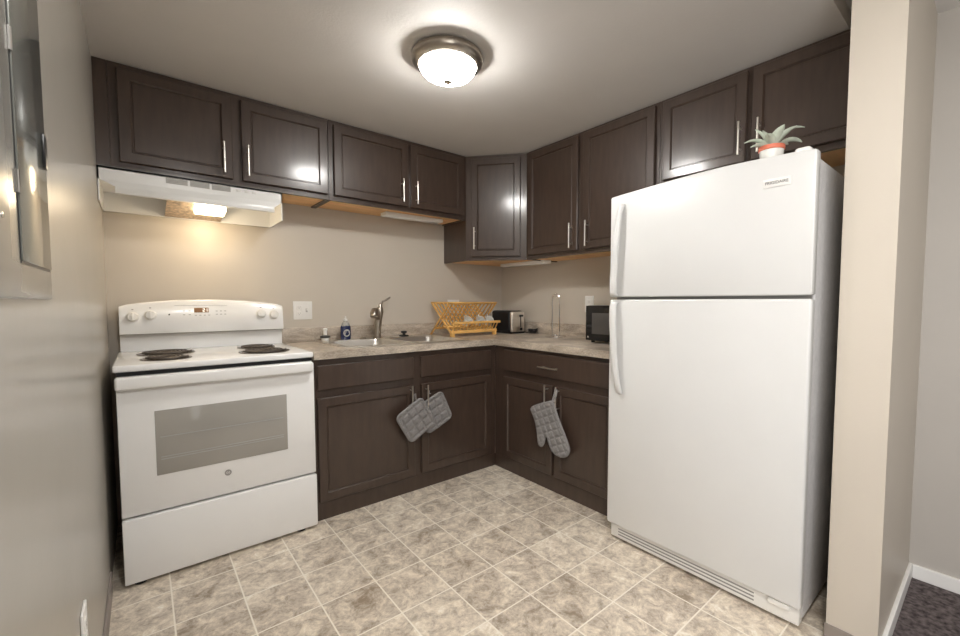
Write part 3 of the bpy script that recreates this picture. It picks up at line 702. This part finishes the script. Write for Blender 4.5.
b.build('print', 'blue', lb, 0)
# palm brush
br = thing('scrub_brush', 'little white scrub brush with a black collar at the sink edge', 'brush', (1.035, -.098, RZ+.005))
B().lathe([(.020,0),(.024,.006),(.022,.02)], (1.035,-.098,RZ+.0055), 20).build('bristles', 'white_plastic', br)
B().lathe([(.022,.0),(.032,.003),(.032,.012),(.012,.018)], (1.035,-.098,RZ+.0245), 24).build('collar', 'black', br)
B().lathe([(.011,.0),(.011,.028),(.015,.036),(.013,.044),(0,.047)], (1.035,-.098,RZ+.042), 20).build('knob', 'white_plastic', br)
# stopper and deck cap
st = thing('sink_stopper', 'black rubber sink stopper behind the right bowl of the sink', 'stopper', (1.60, -.095, RZ+.005))
B().lathe([(.034,0.0005),(.036,.006),(.030,.010),(.012,.012)], (1.60,-.095,RZ+.005), 24).build('plug', 'rubber', st)
B().lathe([(.010,.0),(.011,.012),(.022,.016),(.022,.026),(.012,.030),(0,.031)], (1.60,-.095,RZ+.016), 20).build('grip', 'black', st)
dc = B().lathe([(.024,0),(.024,.004),(.018,.009),(0,.010)], (1.285,-.10,RZ+.0055), 24).build('deck_cap', 'nickel_dark')
tag(dc, 'round metal hole cap on the sink deck, left of the faucet', 'cap')

# ------------------------------------------------------------------ pot holders and oven mitt
def inside(p, P):
    c_ = False; n = len(P)
    for i in range(n):
        a, b_ = P[i], P[(i+1) % n]
        if (a[1] > p[1]) != (b_[1] > p[1]) and p[0] < (b_[0]-a[0])*(p[1]-a[1])/(b_[1]-a[1])+a[0]: c_ = not c_
    return c_
def edge_dist(p, P):
    best = 9
    for i in range(len(P)):
        a, b_ = Vector(P[i]), Vector(P[(i+1) % len(P)]); ab = b_-a
        t = max(0, min(1, (Vector(p)-a).dot(ab)/max(ab.length_squared,1e-12))); best = min(best, (Vector(p)-a-ab*t).length)
    return best
def chaikin(P, n=3):
    for _ in range(n):
        Q = []
        for i in range(len(P)):
            a, b_ = P[i], P[(i+1) % len(P)]
            Q += [(a[0]*.75+b_[0]*.25, a[1]*.75+b_[1]*.25), (a[0]*.25+b_[0]*.75, a[1]*.25+b_[1]*.75)]
        P = Q
    return P
def pad(name, parent, poly, O, U, V, N, thick, round_, ang, pitch, step=.005, quilt=.55, m='cloth', binding=.012):
    O, U, V, N = Vector(O), Vector(U), Vector(V), Vector(N)
    pts = [Vector(p) for p in poly]; n0 = len(pts)
    xs = [p[0] for p in poly]; ys = [p[1] for p in poly]; ca, sa = math.cos(ang), math.sin(ang)
    x = min(xs)
    while x < max(xs):
        y = min(ys)
        while y < max(ys):
            p = (x, y)
            if inside(p, poly) and edge_dist(p, poly) > step*.6: pts.append(Vector(p))
            y += step
        x += step
    vs, es, fs, *_ = delaunay_2d_cdt(pts, [(i, (i+1) % n0) for i in range(n0)], [list(range(n0))], 1, 1e-6)
    def height(p):
        d = edge_dist(p, poly); t = min(1, d/round_); h = thick*math.sqrt(max(0, 1-(1-t)**2))
        if d > binding:
            a = p[0]*ca+p[1]*sa; b_ = -p[0]*sa+p[1]*ca
            q = min(abs((a/pitch) % 1-.5), abs((b_/pitch) % 1-.5))*pitch
            h *= 1 - quilt*math.exp(-(q/.006)**2)
        elif d > binding*.75: h *= .72
        return h
    t = bmesh.new(); hs = [height(v) for v in vs]
    f = [t.verts.new(O+U*v[0]+V*v[1]+N*(h/2+.0004)) for v, h in zip(vs, hs)]; k = [t.verts.new(O+U*v[0]+V*v[1]-N*(h/2+.0004)) for v, h in zip(vs, hs)]
    for tri in fs:
        t.faces.new([f[i] for i in tri]); t.faces.new([k[i] for i in reversed(tri)])
    cnt = {}
    for tri in fs:
        for i in range(len(tri)):
            e = tuple(sorted((tri[i], tri[(i+1) % len(tri)]))); cnt[e] = cnt.get(e, 0)+1
    for (a, b_), c_ in cnt.items():
        if c_ == 1: t.faces.new((f[a], f[b_], k[b_], k[a]))
    bmesh.ops.recalc_face_normals(t, faces=t.faces)
    b = B(); b._merge(t); return b.build(name, m, parent, 80)
def potholder(label, cx, cz, y, half, ang, hook):
    c0 = [(-half,-half),(half,-half),(half,half),(-half,half)]; P = []
    r = half*.34
    for (sx_, sy_), a0 in zip(((1,1),(-1,1),(-1,-1),(1,-1)), (0,PI/2,PI,1.5*PI)):
        for k in range(7): a = a0+k*PI/12; P.append((sx_*(half-r)+r*math.cos(a), sy_*(half-r)+r*math.sin(a)))
    P = [(p[0]*math.cos(ang)-p[1]*math.sin(ang), p[0]*math.sin(ang)+p[1]*math.cos(ang)) for p in P]
    t = thing('pot_holder', label, 'pot holder', (cx, y, cz), 'grey quilted pot holders')
    pad('quilted_pad', t, P, (cx,y,cz), XB, Z, NB, .019, .012, ang, half*2/4.0, .004, .85)
    hx, hz = hook; top = (cx-half*1.22*math.sin(ang+PI/4-PI/2+0)*0 + (hx-cx)*.80, 0, cz+half*1.18)
    B().tube([(top[0]+ (cx if False else 0)+cx*0+ (cx if abs(top[0])<.3 else 0)-.008, y, top[2]),(hx-.007,y-.002,hz-.02),(hx-.004,y-.004,hz),(hx+.004,y-.004,hz),(hx+.007,y-.002,hz-.02),((cx if abs(top[0])<.3 else 0)+top[0]+.008,y,top[2])], .0028, 8).build('hanging_loop', 'cloth_edge', t)
potholder('grey quilted pot holder hanging in front, overlapping the other one', 1.361, .463, -.696, .103, math.radians(30), (1.352, .622))
potholder('grey quilted pot holder hanging behind, partly covered by the other one', 1.505, .480, -.672, .103, math.radians(24), (1.460, .622))
# oven mitt on the right-hand doors
mp_ = [(-1.039,.506),(-1.105,.540),(-1.172,.566),(-1.235,.588),(-1.254,.545),(-1.285,.480),(-1.325,.410),(-1.352,.366),(-1.370,.325),(-1.360,.288),(-1.325,.262),(-1.275,.256),(-1.230,.272),(-1.205,.310),(-1.185,.358),(-1.176,.352),(-1.168,.310),(-1.155,.284),(-1.130,.276),(-1.112,.292),(-1.106,.340),(-1.100,.380),(-1.086,.430),(-1.062,.470)]
mt = thing('oven_mitt', 'grey quilted oven mitt hanging from the cabinet handles beside the fridge', 'oven mitt', (1.975, -1.2, .45))
poly = chaikin([(-a, b_) for a, b_ in mp_], 2)
pad('mitt_body', mt, poly, (1.972,0,0), (0,-1,0), Z, NR, .028, .030, math.radians(25), .044, .0045, .45)
cuffp = [(-1.039,.506),(-1.105,.540),(-1.172,.566),(-1.235,.588)]
B().tube([(1.972,-1.228,.580),(1.970,-1.243,.612),(1.974,-1.252,.655),(1.977,-1.262,.650),(1.974,-1.255,.612),(1.972,-1.240,.578)], .0045, 8).build('hanging_loop', 'cloth_edge', mt)

# ------------------------------------------------------------------ plant on the fridge
pl = thing('potted_plant', 'small pale green plant in a white pot with coral rim on the fridge', 'plant', (1.95, -2.345, 1.655))
pc = (1.95, -2.345, 1.6555)
B().lathe([(.030,0),(.034,.004),(.040,.075),(.038,.078)], pc, 32, cap1=False).build('pot', 'ceramic', pl)
B().lathe([(.040,.074),(.043,.076),(.043,.090),(.036,.090),(.036,.076)], pc, 32, cap0=False, cap1=False).build('pot_rim', 'terracotta', pl)
B().lathe([(.037,.078),(.0,.081)], pc, 24, cap0=False).build('soil', 'soil', pl)
def leaf(az, tilt, l, w, curl):
    l *= 1.3; D = Vector((math.cos(az), math.sin(az), 0)); S = Vector((-math.sin(az), math.cos(az), 0)); rows = []
    n = 10; p = Vector(pc)+Z*.082+D*.008; e = tilt
    for i in range(n+1):
        t_ = i/n; ww = w*(math.sin(PI*min(1,t_*.86+.14))**.8); nn = D*-math.sin(e)+Z*math.cos(e)
        rows.append([p+S*ww+nn*ww*.35, p+S*ww*.5+nn*ww*.08+nn*.0012, p+nn*.001, p-S*ww*.5+nn*ww*.08+nn*.0012, p-S*ww+nn*ww*.35, p-S*ww*.5-nn*.0025, p-nn*.003, p+S*ww*.5-nn*.0025])
        e -= curl/n; p = p+(D*math.cos(e)+Z*math.sin(e))*l/n
    return B().loft(rows).build('leaf', 'leaf', pl, 60)
for a in ((-.7,1.45,.118,.011,1.5),(-.78,.95,.085,.019,1.3),(-.5,.75,.055,.017,.7),(2.44,1.0,.082,.013,1.4),(2.55,.55,.062,.018,.9),(2.2,1.4,.072,.012,.7),(-2.3,1.15,.070,.021,.7),(.9,1.3,.080,.014,.4),(-1.6,1.2,.075,.019,.9),(-3.0,1.0,.060,.018,.9)):
    leaf(*a)
